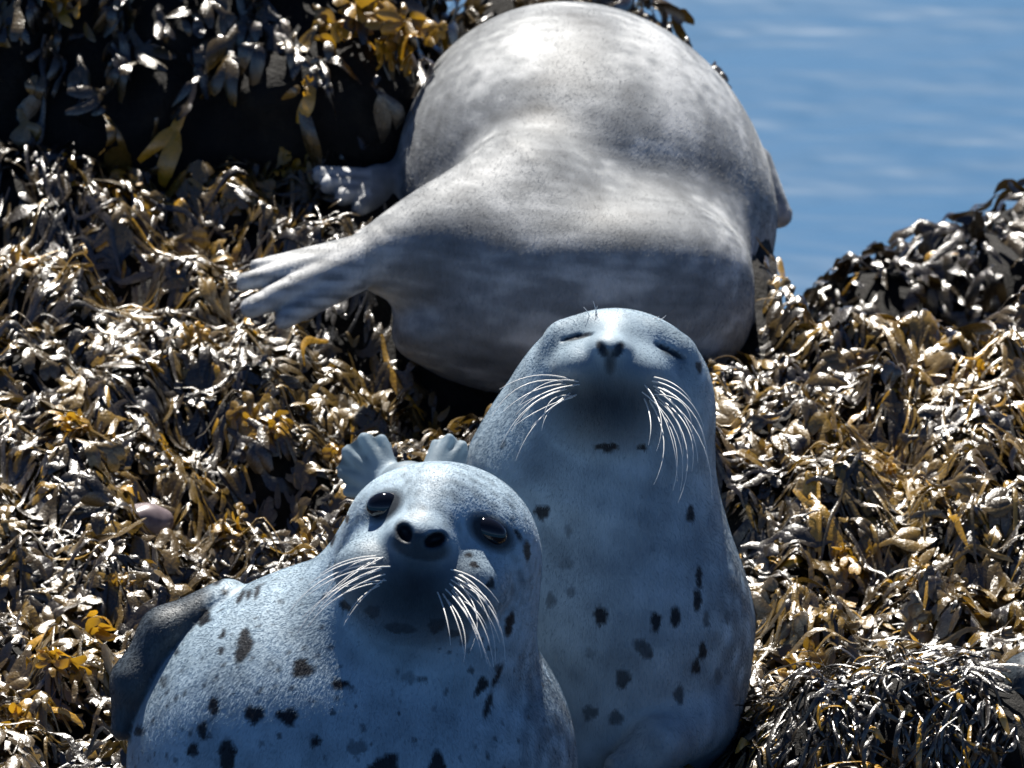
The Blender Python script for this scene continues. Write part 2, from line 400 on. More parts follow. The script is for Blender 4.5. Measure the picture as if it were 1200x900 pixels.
n1, n2, n3 = Noise(1, 90), Noise(2, 34), Noise(3, 240)
def coat_A(V, N):
    c = .10+.05*n1(V)+.03*n2(V)
    head = np.clip((760-V[:, 1])/60, 0, 1)*np.clip((V[:, 0]-380)/40, 0, 1); c = c+head*(.06*n2(V*2.2)+.05*n2(V*np.array([3.5, 1.6, 2])))
    c = np.maximum(c, np.clip((n2(V*2.1)-1.75)*1.6, 0, .7)*(1-head))
    back = np.clip((V[:, 2]-150)/150, 0, 1)                       # darker, speckled back and flank
    c = c+back*(.42+.12*n2(V)+.08*n1(V))
    right = np.clip((V[:, 0]-560)/60, 0, 1)*np.clip((V[:, 1]-745)/30, 0, 1)
    c = c+right*(.17+.06*n2(V))
    c = np.maximum(c, 1.0*soft(V, (488, 688, -122), (84, 56, 90), rotz(10)))   # dark wet chin and lips, with shade under the muzzle painted in
    c = np.maximum(c, .88*blob(V, (494, 637, -155), (34, 17, 24), rotz(13)))
    c = np.maximum(c, blob(V, (476, 620, NOS_A), (10, 14, 30), rotz(-30))); c = np.maximum(c, blob(V, (512, 629, NOS_A), (15, 9, 30), rotz(-22)))
    c = np.maximum(c, .95*blob(V, (452, 591, EYE_AL), (25, 18, 26), rotz(-8))); c = np.maximum(c, .95*blob(V, (577, 622, EYE_AR), (30, 17, 30), rotz(28)))
    c = np.maximum(c, .85*np.clip(1-(flip_A(V)-1)/5, 0, 1)*np.clip((252-V[:, 0])/20, 0, 1))  # fore flipper darkened, mostly its shade painted into the coat
    c = np.where(V[:, 2] > 820, .03+.45*np.clip((digits_A(V)-2)/6, 0, 1)+.04*n2(V), c)
    c = np.maximum(c, np.clip((n2(V*1.3)-1.1)*1.2, 0, .8)*back*(V[:, 2] < 820))
    return np.maximum(c, spots_coat(V, N, SPOTS_A))
def coat_B(V, N):
    c = .18+.05*n1(V)+.03*n2(V)
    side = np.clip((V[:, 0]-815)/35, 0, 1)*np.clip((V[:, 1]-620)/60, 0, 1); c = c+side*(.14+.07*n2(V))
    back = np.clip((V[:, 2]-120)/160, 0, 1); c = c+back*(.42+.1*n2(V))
    c = np.maximum(c, 1.0*soft(V, (707, 472, -105), (72, 54, 95)))  # chin faces down: its shade painted into the fur colour
    c = np.maximum(c, .9*soft(V, (713, 428, -140), (10, 22, 34)))
    for q, an in (((704, 410, NOS_B), -30), ((722, 411, NOS_B), 32)): c = np.maximum(c, .95*blob(V, q, (5, 11, 18), rotz(an)))
    c = np.maximum(c, .95*blob(V, (676, 395.5, EYE_B[1][2]), (19, 3.2, 26), rotz(-12))); c = np.maximum(c, .95*blob(V, (783, 412.5, EYE_B[4][2]), (19, 3.6, 26), rotz(28)))
    return np.maximum(c, spots_coat(V, N, SPOTS_B))
def coat_C(V, N):
    Q = V*np.array([.55, 1.0, .7])
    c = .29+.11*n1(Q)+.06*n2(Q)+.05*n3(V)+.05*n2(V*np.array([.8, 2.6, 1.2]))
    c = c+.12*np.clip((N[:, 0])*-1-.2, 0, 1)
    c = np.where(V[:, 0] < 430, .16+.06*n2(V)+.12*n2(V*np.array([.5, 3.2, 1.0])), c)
    return np.clip(c, .02, 1)

FR_A, FR_B, FR_C = Frame(7.5), Frame(8.05), Frame(9.0)
FR_D = Frame(7.92)
OFF_D = np.array([1024., 56., 0.])
def sdf_D(P): return sdf_A(P-OFF_D)
SEALS = [(sdf_A, FR_A), (sdf_B, FR_B), (sdf_C, FR_C), (sdf_D, FR_D)]

def tube(points, r0, r1, sides=5):
    P = np.asarray(points, float); n = len(P); V = []; F = []
    for i in range(n):
        t = P[min(i+1, n-1)]-P[max(i-1, 0)]; t = t/np.linalg.norm(t); a = np.cross(t, [0.3, .2, .93]); a /= np.linalg.norm(a); b = np.cross(t, a)
        r = r0+(r1-r0)*i/(n-1)
        for k in range(sides): V.append(P[i]+r*(a*math.cos(6.2832*k/sides)+b*math.sin(6.2832*k/sides)))
    for i in range(n-1):
        for k in range(sides): F.append([i*sides+k, i*sides+(k+1) % sides, (i+1)*sides+(k+1) % sides, (i+1)*sides+k])
    return np.array(V), np.array(F)
def whiskers(parent, f, fr, lines, r=1.0):
    """lines of (x0,y0, x1,y1, sag, out): root on the pad, tip, droop of the arc, reach toward the camera"""
    for (x0, y0, x1, y1, bow, out) in lines:
        d0 = front_depth(f, x0, y0)+2; pts = []
        L = math.hypot(x1-x0, y1-y0); nx, ny = -(y1-y0)/L, (x1-x0)/L
        for t in np.linspace(0, 1, 11):
            b = bow*4*t*(1-t); pts.append((x0+(x1-x0)*t+nx*b, y0+(y1-y0)*t+ny*b, d0-out*math.sin(t*math.pi*.5)))
        W = fr.world(np.array(pts))-np.array(parent.location); V, F = tube(W, r*fr.sc, .28*fr.sc)
        link('whisker', mesh_np('whisker', V, F, M_WHISK), parent)
def eyeball(parent, fr, c, r, sq=(1, 1, 1), rot=0):
    u, v = np.meshgrid(np.linspace(0, 2*np.pi, 25)[:-1], np.linspace(.02, np.pi-.02, 14)); V = np.stack([np.sin(v)*np.cos(u), np.cos(v), np.sin(v)*np.sin(u)], -1).reshape(-1, 3)*r*np.array(sq); V = V @ rotz(rot).T
    i, j = np.meshgrid(np.arange(24), np.arange(13)); a = j*24+i; b = j*24+(i+1) % 24
    F = np.stack([a, b, b+24, a+24], -1).reshape(-1, 4); W = fr.world(V+np.array(c))-np.array(parent.location)
    link('eye', mesh_np('eye', W, F, M_EYE), parent)

# seal A
gA = empty('harbour_seal', FR_A.world(np.array([410., 1120, 120])))
tag(gA, 'pale seal with dark spots, open dark eyes and tilted head, hind flippers raised behind it', 'seal', 'harbour seals hauled out on the weed')
ax_A = (axis((100, 380, 10), (380, 640, 6), (640, 720, 10)), axis((500, 770, 6), (770, 910, 9), (910, 1190, 22)), axis((-190, 120, 7), (120, 320, 13), (320, 830, 26), (830, 990, 9)))
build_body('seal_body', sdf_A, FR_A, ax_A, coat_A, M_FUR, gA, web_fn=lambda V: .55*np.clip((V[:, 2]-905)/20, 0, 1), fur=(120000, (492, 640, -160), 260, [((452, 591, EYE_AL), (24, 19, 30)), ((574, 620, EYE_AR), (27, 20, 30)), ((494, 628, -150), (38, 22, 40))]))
eyeball(gA, FR_A, (452, 591, EYE_AL+5), 21, (1, .76, .6), -8); eyeball(gA, FR_A, (574, 620, EYE_AR+4), 22, (1, .66, .56), 28)
whiskers(gA, sdf_A, FR_A, [(450,650,367,680,8,45),(447,656,346,710,14,60),(452,662,374,714,8,70),(456,668,398,697,4,60),(462,660,366,692,10,75),(455,673,410,722,4,50),(446,648,380,668,6,40),
 (528,663,585,700,-8,45),(530,670,590,748,-14,60),(527,678,579,772,-12,75),(522,684,566,762,-8,70),(534,676,592,765,-18,50),(520,690,545,758,-5,60),(536,668,575,715,-9,35),(514,688,530,748,-3,60),(531,684,572,768,-6,85)])
# seal B
gB = empty('harbour_seal', FR_B.world(np.array([712., 985, 60])))
tag(gB, 'blue grey seal with shut eyes stretching its nose up, chest upright behind the spotted one', 'seal', 'harbour seals hauled out on the weed')
ax_B = (axis((520, 620, 10), (620, 830, 6), (830, 900, 9)), axis((340, 530, 6), (530, 900, 9), (900, 1020, 22)), axis((-175, 60, 7), (60, 240, 14), (240, 820, 26)))
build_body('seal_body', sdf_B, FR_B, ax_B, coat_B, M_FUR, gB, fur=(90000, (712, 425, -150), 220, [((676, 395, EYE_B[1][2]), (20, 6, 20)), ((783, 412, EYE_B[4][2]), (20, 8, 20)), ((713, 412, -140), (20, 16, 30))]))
whiskers(gB, sdf_B, FR_B, [(668,445,586,456,10,40),(664,450,590,482,8,50),(662,455,588,520,12,60),(668,460,604,538,9,75),(672,452,605,485,8,60),(660,447,577,487,16,30),(675,462,622,500,5,60),
 (760,446,820,500,-12,45),(762,452,821,520,-14,55),(764,456,829,582,-20,60),(766,462,790,586,-22,75),(758,468,762,565,-14,80),(768,452,824,545,-18,50),(762,442,806,470,-6,40),(752,466,756,520,-5,60),(768,466,806,550,-16,70)])
whiskers(gB, sdf_B, FR_B, [(690,372,683,361,1,4),(697,370,694,354,1,4),(699,370,699,359,-1,4),(770,376,779,370,1,4),(764,374,771,371,1,4)], .6)
wr = np.random.default_rng(5)
whiskers(gA, sdf_A, FR_A, [(wr.uniform(438, 462), wr.uniform(648, 682), wr.uniform(352, 415), wr.uniform(672, 735), wr.uniform(3, 14), wr.uniform(40, 80)) for _ in range(7)]
         +[(wr.uniform(520, 545), wr.uniform(662, 695), wr.uniform(540, 598), wr.uniform(715, 775), wr.uniform(-16, -4), wr.uniform(40, 80)) for _ in range(7)], .8)
whiskers(gB, sdf_B, FR_B, [(wr.uniform(662, 682), wr.uniform(444, 466), wr.uniform(585, 640), wr.uniform(470, 540), wr.uniform(4, 14), wr.uniform(40, 80)) for _ in range(6)]
         +[(wr.uniform(748, 768), wr.uniform(445, 470), wr.uniform(762, 826), wr.uniform(510, 585), wr.uniform(-20, -6), wr.uniform(40, 80)) for _ in range(7)], .8)
# seal C
gC = empty('harbour_seal', FR_C.world(np.array([690., 485, 250])))
tag(gC, 'large mottled grey seal lying with its rump and hind flippers towards the other two', 'seal', 'harbour seals hauled out on the weed')
ax_C = (axis((280, 470, 7), (470, 970, 11)), axis((-40, 190, 12), (190, 420, 8), (420, 520, 13)), axis((-135, 60, 8), (60, 360, 13), (360, 1230, 26)))
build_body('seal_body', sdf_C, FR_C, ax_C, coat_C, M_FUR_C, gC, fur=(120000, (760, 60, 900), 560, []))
for (x, y, q, dx, dy) in ((360, 195, 272, -10, -3), (370, 210, 258, -9, 2), (389, 228, 246, -7, 6), (411, 243, 242, -5, 8),
        (297, 313, -70, -8, 1), (280, 333, -92, -9, 1), (313, 347, -104, -9, 2), (288, 363, -112, -9, 3), (327, 379, -108, -8, 4)):
    V, F = tube(FR_C.world(np.array([(x+5, y, q+2), (x, y, q), (x+dx*.6, y+dy*.6, q-2), (x+dx, y+dy+2, q-3)]))-np.array(gC.location), .0042, .001)
    link('claw', mesh_np('claw', V, F, M_CLAW), gC)
# seal D: only a shoulder and flipper reach into the frame
gD = empty('harbour_seal', FR_D.world(np.array([410., 1120, 120])+OFF_D))
tag(gD, 'seal cut off by the picture edge beside the dark rock, flipper and pale flank showing', 'seal', 'harbour seals hauled out on the weed')
ax_D = tuple(a+o for a, o in zip((axis((100, 380, 10), (380, 640, 8), (640, 720, 12)), axis((500, 770, 8), (770, 910, 9), (910, 1190, 22)), axis((-190, 120, 9), (120, 320, 13), (320, 830, 26), (830, 990, 10))), OFF_D))
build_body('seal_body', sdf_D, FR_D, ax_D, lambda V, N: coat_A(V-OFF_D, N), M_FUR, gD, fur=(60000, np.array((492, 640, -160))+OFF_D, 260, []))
eyeball(gD, FR_D, np.array((452, 591, EYE_AL+5))+OFF_D, 21, (1, .76, .6), -8); eyeball(gD, FR_D, np.array((574, 620, EYE_AR+4))+OFF_D, 22, (1, .66, .56), 28)

# ------------------------------------------------------------------ sea and ledge
def grid(xs, ys, zf):
    X, Y = np.meshgrid(xs, ys, indexing='ij'); V = np.stack([X, Y, zf(X, Y)], -1).reshape(-1, 3); ny = len(ys)
    i, j = np.meshgrid(np.arange(len(xs)-1), np.arange(ny-1), indexing='ij'); a = i*ny+j
    return V, np.stack([a, a+ny, a+ny+1, a+1], -1).reshape(-1, 4)
SEA_Z = -1.3
V, F = grid(np.array([-2500, -60, -20, 0, 20, 60, 2500.]), np.array([-400, -20, 0, 20, 60, 200, 4000.]), lambda X, Y: X*0+SEA_Z)
tag(link('sea', mesh_np('sea', V, F, M_SEA)), kind='structure')

g1, g2, g3 = Noise(21, .55, dim=2), Noise(22, .20, dim=2), Noise(23, .075, dim=2)
def sstep(x, a, b):
    t = np.clip((x-a)/(b-a), 0, 1); return t*t*(3-2*t)
PIT = at(310, 572, ground_depth(572))
def ground(X, Y):
    Q = np.stack([X, Y], -1)
    z = -.018+.249*(Y+.109)
    z = z+.018*g1(Q)+.016*g2(Q)+.007*g3(Q)
    # hollow in the weed left of the spotted seal, a drop facing the camera
    z = z-.16*np.exp(-((X-PIT[0])/.13)**2-((Y-PIT[1])/.085)**2)
    # right-hand side rises towards the back, then the ledge falls off to the sea
    z = z+.015*sstep(X, .55, .95)*sstep(Y, .75, 1.15)
    edge = .98+.05*np.sin(X*5+.6)+.22*sstep(X, .5, .85)
    edge = edge+.70*(1-sstep(X, .30, .40))+.35*(1-sstep(X, -.4, -.22))
    z = z-.15*np.exp(-((X+.06)/.165)**2-((Y-.90)/.13)**2)              # gap in front of the big seal
    z = z-1.9*np.clip(Y-edge, 0, 3)**1.15
    z = z-.5*np.clip(np.abs(X)-1.9, 0, 9)**1.2
    return np.maximum(z, -2.2)
xs = np.unique(np.concatenate([np.linspace(-5, -1.4, 22), np.linspace(-1.4, 1.4, 130), np.linspace(1.4, 5, 22)]))
ys = np.unique(np.concatenate([np.linspace(-9.5, -.9, 24), np.linspace(-.9, 2, 140), np.linspace(2, 6, 24)]))
V, F = grid(xs, ys, ground)
ledge = tag(link('rocky_ledge', mesh_np('rocky_ledge', V, F, M_ROCK)), kind='structure')

# ------------------------------------------------------------------ rocks
def rock(name, f, lo, hi, step, label):
    ax = tuple(axis((a, b, step)) for a, b in zip(lo, hi)); V, F = surface_nets(f, ax); V = project(f, V, .004, 1, .004)
    c = np.array([(lo[0]+hi[0])/2, (lo[1]+hi[1])/2, V[:, 2].min()])
    # surface_nets winds for a left-handed frame; flip for world space
    o = link(name, mesh_np(name, V-c, F[:, ::-1], M_ROCK), loc=c); return tag(o, label, 'rock')
r1, r2 = Noise(31, .30), Noise(32, .11)
def rbox(P, c, h, r):
    q = np.abs(P-np.asarray(c))-(np.asarray(h)-r); return np.linalg.norm(np.maximum(q, 0), axis=-1)+np.minimum(q.max(-1), 0)-r
BL = at(250, 195, 9.36)                                  # foot of the big boulder
def sdf_boulder(P):
    Q = P.copy(); Q[..., 1] = Q[..., 1]-.2*np.clip(P[..., 2]-BL[2], 0, .2)-.8*np.clip(P[..., 2]-BL[2]-.09, 0, 1)
    return (rbox(Q, (BL[0]-.27, BL[1]+.38, BL[2]+.12), (.545, .36, .36), .05)-.022*r1(P)*.6-.008*r2(P))*.8
CK = at(650, 120, 10.1)
def sdf_back(P): return (smin(ell(P, CK, (.178, .16, .178)), ell(P, CK+np.array([.02, .05, -.55]), (.19, .26, .6)), .08)-.008*r1(P)-.005*r2(P))*.8
RR = at(1175, 300, 9.75)
def sdf_right(P): return (smin(ell(P, RR+np.array([.10, .10, -.14]), (.25, .2, .155)), ell(P, RR+np.array([-.12, .06, -.2]), (.2, .16, .15)), .06)-.016*r1(P)-.007*r2(P))*.8
WR = at(1040, 850, 7.95)
def sdf_wet(P): return (smin(ell(P, WR+np.array([.02, .08, -.17]), (.22, .15, .185)), ell(P, WR+np.array([.25, .10, -.14]), (.2, .15, .16)), .06)-.012*r1(P)-.006*r2(P))*.8
boulder = rock('boulder', sdf_boulder, BL+(-1.0, -.2, -.4), BL+(.45, 1.3, .75), .025, 'big dark boulder hung with weed, standing above the ledge at the water')
backrock = rock('shore_rock', sdf_back, CK+(-.35, -.35, -1.3), CK+(.4, .45, .3), .025, 'weed covered rock peeking out behind the large mottled seal')
rightrock = rock('shore_rock', sdf_right, RR+(-.45, -.3, -.45), RR+(.5, .5, .2), .022, 'dark blurred weedy rock at the seaward edge of the ledge')
wetrock = rock('shore_rock', sdf_wet, WR+(-.35, -.25, -.5), WR+(.6, .4, .15), .02, 'low black wet rock with thin weed strands below the cut off seal')
ROCKS = [(sdf_boulder, boulder), (sdf_back, backrock), (sdf_right, rightrock), (sdf_wet, wetrock)]

# ------------------------------------------------------------------ seaweed
def strip(pts, widths, nseg):
    """one flat branch: centre line points, widths -> verts (a,b,c) with a raised middle"""
    pts = np.array(pts, float); t = np.linspace(0, 1, nseg+1); k = np.linspace(0, 1, len(pts)); cx = np.interp(t, k, pts[:, 0]); cy = np.interp(t, k, pts[:, 1])
    w = np.interp(t, np.linspace(0, 1, len(widths)), widths); V = []; F = []
    for i in range(nseg+1):
        j0, j1 = max(i-1, 0), min(i+1, nseg); dx, dy = cx[j1]-cx[j0], cy[j1]-cy[j0]; L = math.hypot(dx, dy)+1e-9; nx, ny = -dy/L, dx/L
        for s, c in ((-1, 0), (0, .42), (1, 0)): V.append((cx[i]+nx*w[i]*s, cy[i]+ny*w[i]*s, c*w[i]))
    for i in range(nseg):
        for k in (0, 1): F.append((i*3+k, i*3+k+1, i*3+k+4, i*3+k+3))
    return V, F
def merge(parts):
    V = []; F = []
    for v, f in parts: F += [tuple(x+len(V) for x in q) for q in f]; V += v
    return np.array(V), np.array(F)
tip = [.06, .10, .125, .13, .115, .045]
TEMPL = [merge([strip([(0, 0), (1, 0)], [.03, .07, .09, .10, .105, .09, .035], 8)]),
         merge([strip([(0, 0), (.35, 0)], [.04, .07, .08], 3), strip([(.32, .01), (.6, .12), (1, .17)], tip, 6), strip([(.32, -.01), (.6, -.12), (.95, -.22)], tip, 6)]),
         merge([strip([(0, 0), (.3, 0)], [.035, .06, .07], 2), strip([(.28, 0), (.5, .12), (.7, .2)], [.06, .08, .08], 3), strip([(.28, 0), (.5, -.12), (.85, -.22)], tip, 5),
                strip([(.66, .19), (.8, .30), (1, .36)], tip, 4), strip([(.66, .19), (.85, .14), (1.02, .12)], tip, 4)]),
         merge([strip([(0, 0), (1, 0)], [.04, .12, .17, .20, .20, .16, .06], 7)]),                       # fat swollen tip
         merge([strip([(0, 0), (1, 0)], [.012, .02, .022, .022, .02, .018, .006], 9)])]                  # thin string
def deform(T, L, W, turn, lift, curl, twist, wav, ph):
    """template -> (p,q,h) for n blades at once"""
    s, b, c = T[:, 0][None], T[:, 1][None], T[:, 2][None]
    L, W, turn, lift, curl, twist, wav, ph = [np.asarray(x)[:, None] for x in (L, W, turn, lift, curl, twist, wav, ph)]
    turn = np.where(np.abs(turn) < .02, .02, turn); th = turn*s
    p = L*np.sin(th)/turn; q = L*(1-np.cos(th))/turn
    tw = twist*s+ph*.09; bb = b*W*np.cos(tw)-c*W*np.sin(tw); hh = b*W*np.sin(tw)+c*W*np.cos(tw)
    h = hh+lift*np.sin(np.pi*np.clip(s, 0, 1))+curl*s*s+wav*np.sin(6.3*s*1.3+ph)
    return p-np.sin(th)*bb, q+np.cos(th)*bb, h
def blades_ground(n, bases, heads, ti, L, Wf, off, tone, r, lift=.5):
    T, F = TEMPL[ti]
    W = L*Wf; p, q, h = deform(T, L, W, r.normal(0, .9, n), np.abs(r.normal(0, .08, n))*L*lift*2, r.normal(.0, .08, n)*L, r.normal(0, .5, n), r.normal(0, .05, n)*L, r.uniform(-3, 3, n))
    c, s = np.cos(heads)[:, None], np.sin(heads)[:, None]
    X = bases[:, 0:1]+p*c-q*s; Y = bases[:, 1:2]+p*s+q*c; Z = ground(X, Y)+off[:, None]+h
    ok = np.ptp(Z, axis=1) < .95*L+.012; X, Y, Z, tone, n = X[ok], Y[ok], Z[ok], np.asarray(tone)[ok], int(ok.sum())   # none stand up over the drop
    V = np.stack([X, Y, Z], -1); FF = F[None]+(np.arange(n)*len(T))[:, None, None]
    return V.reshape(-1, 3), FF.reshape(-1, 4), np.repeat(tone, len(T))
def blades_sdf(f, n, bases, dirs, ti, L, Wf, off, tone, r, lift=.5):
    T, F = TEMPL[ti]; W = L*Wf
    N = gradient(f, bases, .004); N /= np.linalg.norm(N, axis=1)[:, None]
    D = dirs-(dirs*N).sum(1)[:, None]*N; D /= np.linalg.norm(D, axis=1)[:, None]; B = np.cross(N, D)
    p, q, h = deform(T, L, W, r.normal(0, .6, n), np.abs(r.normal(0, .12, n))*L*lift*2, r.normal(.05, .15, n)*L, r.normal(0, .8, n), r.normal(0, .05, n)*L, r.uniform(-3, 3, n))
    P0 = bases[:, None]+p[..., None]*D[:, None]+q[..., None]*B[:, None]
    P = project(f, P0.reshape(-1, 3), .004, 2, .02)
    V = P+((h+off[:, None])[..., None]*N[:, None]).reshape(-1, 3)
    ok = f(V).reshape(n, -1).max(1) < .065                     # drop blades that lost the surface
    V = V.reshape(n, -1, 3)[ok].reshape(-1, 3); tone = np.asarray(tone)[ok]; n = int(ok.sum())
    FF = F[None]+(np.arange(n)*len(T))[:, None, None]
    return V, FF.reshape(-1, 4), np.repeat(tone, len(T))
def outside_seals(P, margin=.012):
    ok = np.ones(len(P), bool)
    for f, fr in SEALS: ok &= f(fr.local(P))*fr.sc > margin
    return ok
def outside_rocks(P, skip=None):
    ok = np.ones(len(P), bool)
    for f, o in ROCKS:
        if o is not skip: ok &= f(P) > .0
    return ok
class Pile:
    def __init__(s): s.V = []; s.F = []; s.t = []; s.n = 0
    def add(s, V, F, t): s.V.append(V); s.F.append(F+s.n); s.t.append(t); s.n += len(V)
    def build(s, name, mat, parent):
        V = np.concatenate(s.V)-np.array(parent.location); o = link(name, mesh_np(name, V, np.concatenate(s.F), mat, {'tone': np.concatenate(s.t)}), parent); o['kind'] = 'stuff'; return o

flowA, flowB = Noise(41, .5, dim=2), Noise(42, .16, dim=2)
tonA, tonB = Noise(43, .35, dim=2), Noise(44, .10, dim=2)
def heading(P, r):
    return -1.3+.9*flowA(P[:, :2])+.8*flowB(P[:, :2])+r.normal(0, .45, len(P))
def tones(P, r):
    t = .48+.13*tonA(P[:, :2])+.10*tonB(P[:, :2])+r.normal(0, .15, len(P))+.17*sstep(P[:, 0], .2, .5)
    t = np.clip(t, .02, .86); return np.where(r.uniform(size=len(P)) < .07, r.uniform(.84, 1, len(P)), t)
def spread(n, x0, x1, y0, y1, r): return np.stack([r.uniform(x0, x1, n), r.uniform(y0, y1, n)], 1)
def keep(b, L, heads):
    mid = b[:, :2]+.5*L[:, None]*np.stack([np.cos(heads), np.sin(heads)], 1); end = b[:, :2]+L[:, None]*np.stack([np.cos(heads), np.sin(heads)], 1); ok = np.ones(len(b), bool)
    for q in (b[:, :2], mid, end):
        P = np.stack([q[:, 0], q[:, 1], ground(q[:, 0], q[:, 1])+.02], 1); ok &= outside_seals(P) & outside_rocks(P)
        ok &= P[:, 2] > SEA_Z
    return ok
mat_pile = Pile(); r = RNG
for (ti, n, l0, l1, w0, w1, o0, o1) in ((0, 11000, .022, .055, .6, 1.3, .004, .030), (1, 9000, .028, .058, .7, 1.2, .006, .032), (2, 4200, .04, .075, .65, 1.0, .006, .034),
                                        (3, 8000, .011, .026, .8, 1.2, .008, .038), (4, 6500, .04, .12, .8, 1.7, .012, .038)):
    b = spread(n, -1.15, 1.15, -.75, 1.75, r); L = r.uniform(l0, l1, n); hd = heading(b, r); ok = keep(b, L, hd); b, L, hd = b[ok], L[ok], hd[ok]; n = len(b)
    mat_pile.add(*blades_ground(n, b, hd, ti, L, r.uniform(w0, w1, n), r.uniform(o0, o1, n), tones(b, r), r))
mat_pile.build('seaweed_mat', M_WEED, ledge)

# three hundred fronds on top, each its own object (shared shapes)
FROND = []
for k in range(24):
    ti = (0, 1, 2, 1, 3, 2)[k % 6]; L = np.array([(.05, .058, .075, .05, .03, .066)[k % 6]])
    T, F = TEMPL[ti]; p, q, h = deform(T, L, L*r.uniform(.8, 1.3, 1), r.normal(0, .8, 1), np.abs(r.normal(.12, .1, 1))*L, r.normal(0, .18, 1)*L, r.normal(0, .8, 1), r.normal(0, .05, 1)*L, r.uniform(-3, 3, 1))
    V = np.stack([p[0], q[0], h[0]], -1); V -= V.mean(0)*np.array([1, 1, 0]); tn = (.25, .4, .5, .6, .7, .82)[(k*5+k//6) % 6]
    FROND.append((mesh_np('frond', V, F, M_WEED, {'tone': np.full(len(V), tn)}), float(L[0])))
cnt = 0
while cnt < 290:
    px, py = r.uniform(-10, 1210), r.uniform(185, 905)
    P = at(px, py, ground_depth(py)); b = np.array([[P[0], P[1]]]); hd = heading(b, r); me, L = FROND[int(r.integers(24))]
    if P[0] > .2 and P[1] > 1.2: continue
    if not keep(b-.5*L*np.array([[math.cos(hd[0]), math.sin(hd[0])]]), np.array([L]), hd)[0]: continue
    e = .02; X, Y = P[0], P[1]; gz = float(ground(np.array(X), np.array(Y)))
    nx = -float(ground(np.array(X+e), np.array(Y))-ground(np.array(X-e), np.array(Y)))/(2*e); ny = -float(ground(np.array(X), np.array(Y+e))-ground(np.array(X), np.array(Y-e)))/(2*e)
    o = link('frond', me, ledge, (X, Y, gz+r.uniform(.024, .036)))
    z = Vector((nx+r.normal(0, .12), ny+r.normal(0, .12), 1)).normalized(); x = Vector((math.cos(hd[0]), math.sin(hd[0]), 0)); y = z.cross(x).normalized(); x = y.cross(z)
    from mathutils import Matrix
    o.rotation_euler = Matrix((x, y, z)).transposed().to_euler(); cnt += 1

def drape(f, parent, n, lo, hi, tmpl, r, down=1.0, tone=(.35, .2), gold=.03, cond=None, stuff='hanging_seaweed'):
    P = r.uniform(lo, hi, (n*25, 3)); P = P[np.abs(f(P)) < .06]; P = project(f, P, .004, 4, .05)
    N = gradient(f, P, .004); N /= np.linalg.norm(N, axis=1)[:, None]
    ok = (P[:, 2] > ground(P[:, 0], P[:, 1])-.02) & outside_seals(P, .02) & (P[:, 2] > SEA_Z)
    if cond is not None: ok &= cond(P, N)
    P = P[ok][:n]; pile = Pile(); m = len(P); which = r.integers(0, len(tmpl), m)
    for i, (ti, l0, l1, w0, w1) in enumerate(tmpl):
        b = P[which == i]; k = len(b); L = r.uniform(l0, l1, k)
        D = np.stack([r.normal(0, .35, k), np.full(k, -.25), np.full(k, -down)], 1)+r.normal(0, .25, (k, 3))
        t = np.clip(r.normal(tone[0], tone[1], k), .02, .86); t = np.where(r.uniform(size=k) < gold, .97, t)
        pile.add(*blades_sdf(f, k, b, D, ti, L, r.uniform(w0, w1, k), r.uniform(.003, .022, k), t, r, .7))
    pile.build(stuff, M_WEED, parent)
STD = [(0, .04, .09, .7, 1.3), (1, .05, .10, .8, 1.2), (2, .07, .12, .7, 1.1), (3, .02, .04, .8, 1.2)]
drape(sdf_boulder, boulder, 1700, BL+(-1.0, -.2, -.1), BL+(.42, .7, .7), STD, r, 1.0, (.3, .2), .03, lambda P, N: r.uniform(size=len(P)) < np.clip((P[:, 2]-BL[2]-.05)/.08, .03, 1))
drape(sdf_back, backrock, 900, CK+(-.3, -.3, -.5), CK+(.3, .4, .25), STD, r, .6, (.5, .2), .05)
drape(sdf_right, rightrock, 1000, RR+(-.45, -.3, -.3), RR+(.45, .4, .15), STD, r, .6, (.3, .15), .02)
drape(sdf_wet, wetrock, 1700, WR+(-.3, -.25, -.3), WR+(.5, .3, .1), [(4, .05, .12, .9, 1.6), (4, .05, .1, .8, 1.4), (0, .03, .06, .6, 1.0), (3, .012, .022, .8, 1.2)], r, .8, (.10, .10), .07)

# single fronds hanging on the boulder
P = r.uniform(BL+(-1.0, -.2, -.05), BL+(.42, .5, .4), (6000, 3)); P = P[np.abs(sdf_boulder(P)) < .05]; P = project(sdf_boulder, P, .004, 4, .05)
N = gradient(sdf_boulder, P, .004); P = P[(N[:, 1] < -.3) & outside_seals(P, .03) & (P[:, 2] > BL[2]+.03)][:90]
for b in P:
    ti = int(r.integers(0, 4)); L = r.uniform(.05, .10, 1)*(.5 if ti == 3 else 1)
    V, F, t = blades_sdf(sdf_boulder, 1, b[None], np.array([[r.normal(0, .4), -.3, -1.]]), ti, L, r.uniform(.9, 1.4, 1), r.uniform(.022, .03, 1), np.clip(r.normal(.5, .2, 1), .05, .88), r, 1.0)
    if len(V): link('frond', mesh_np('frond', V-np.array(boulder.location), F, M_WEED, {'tone': t}), boulder)

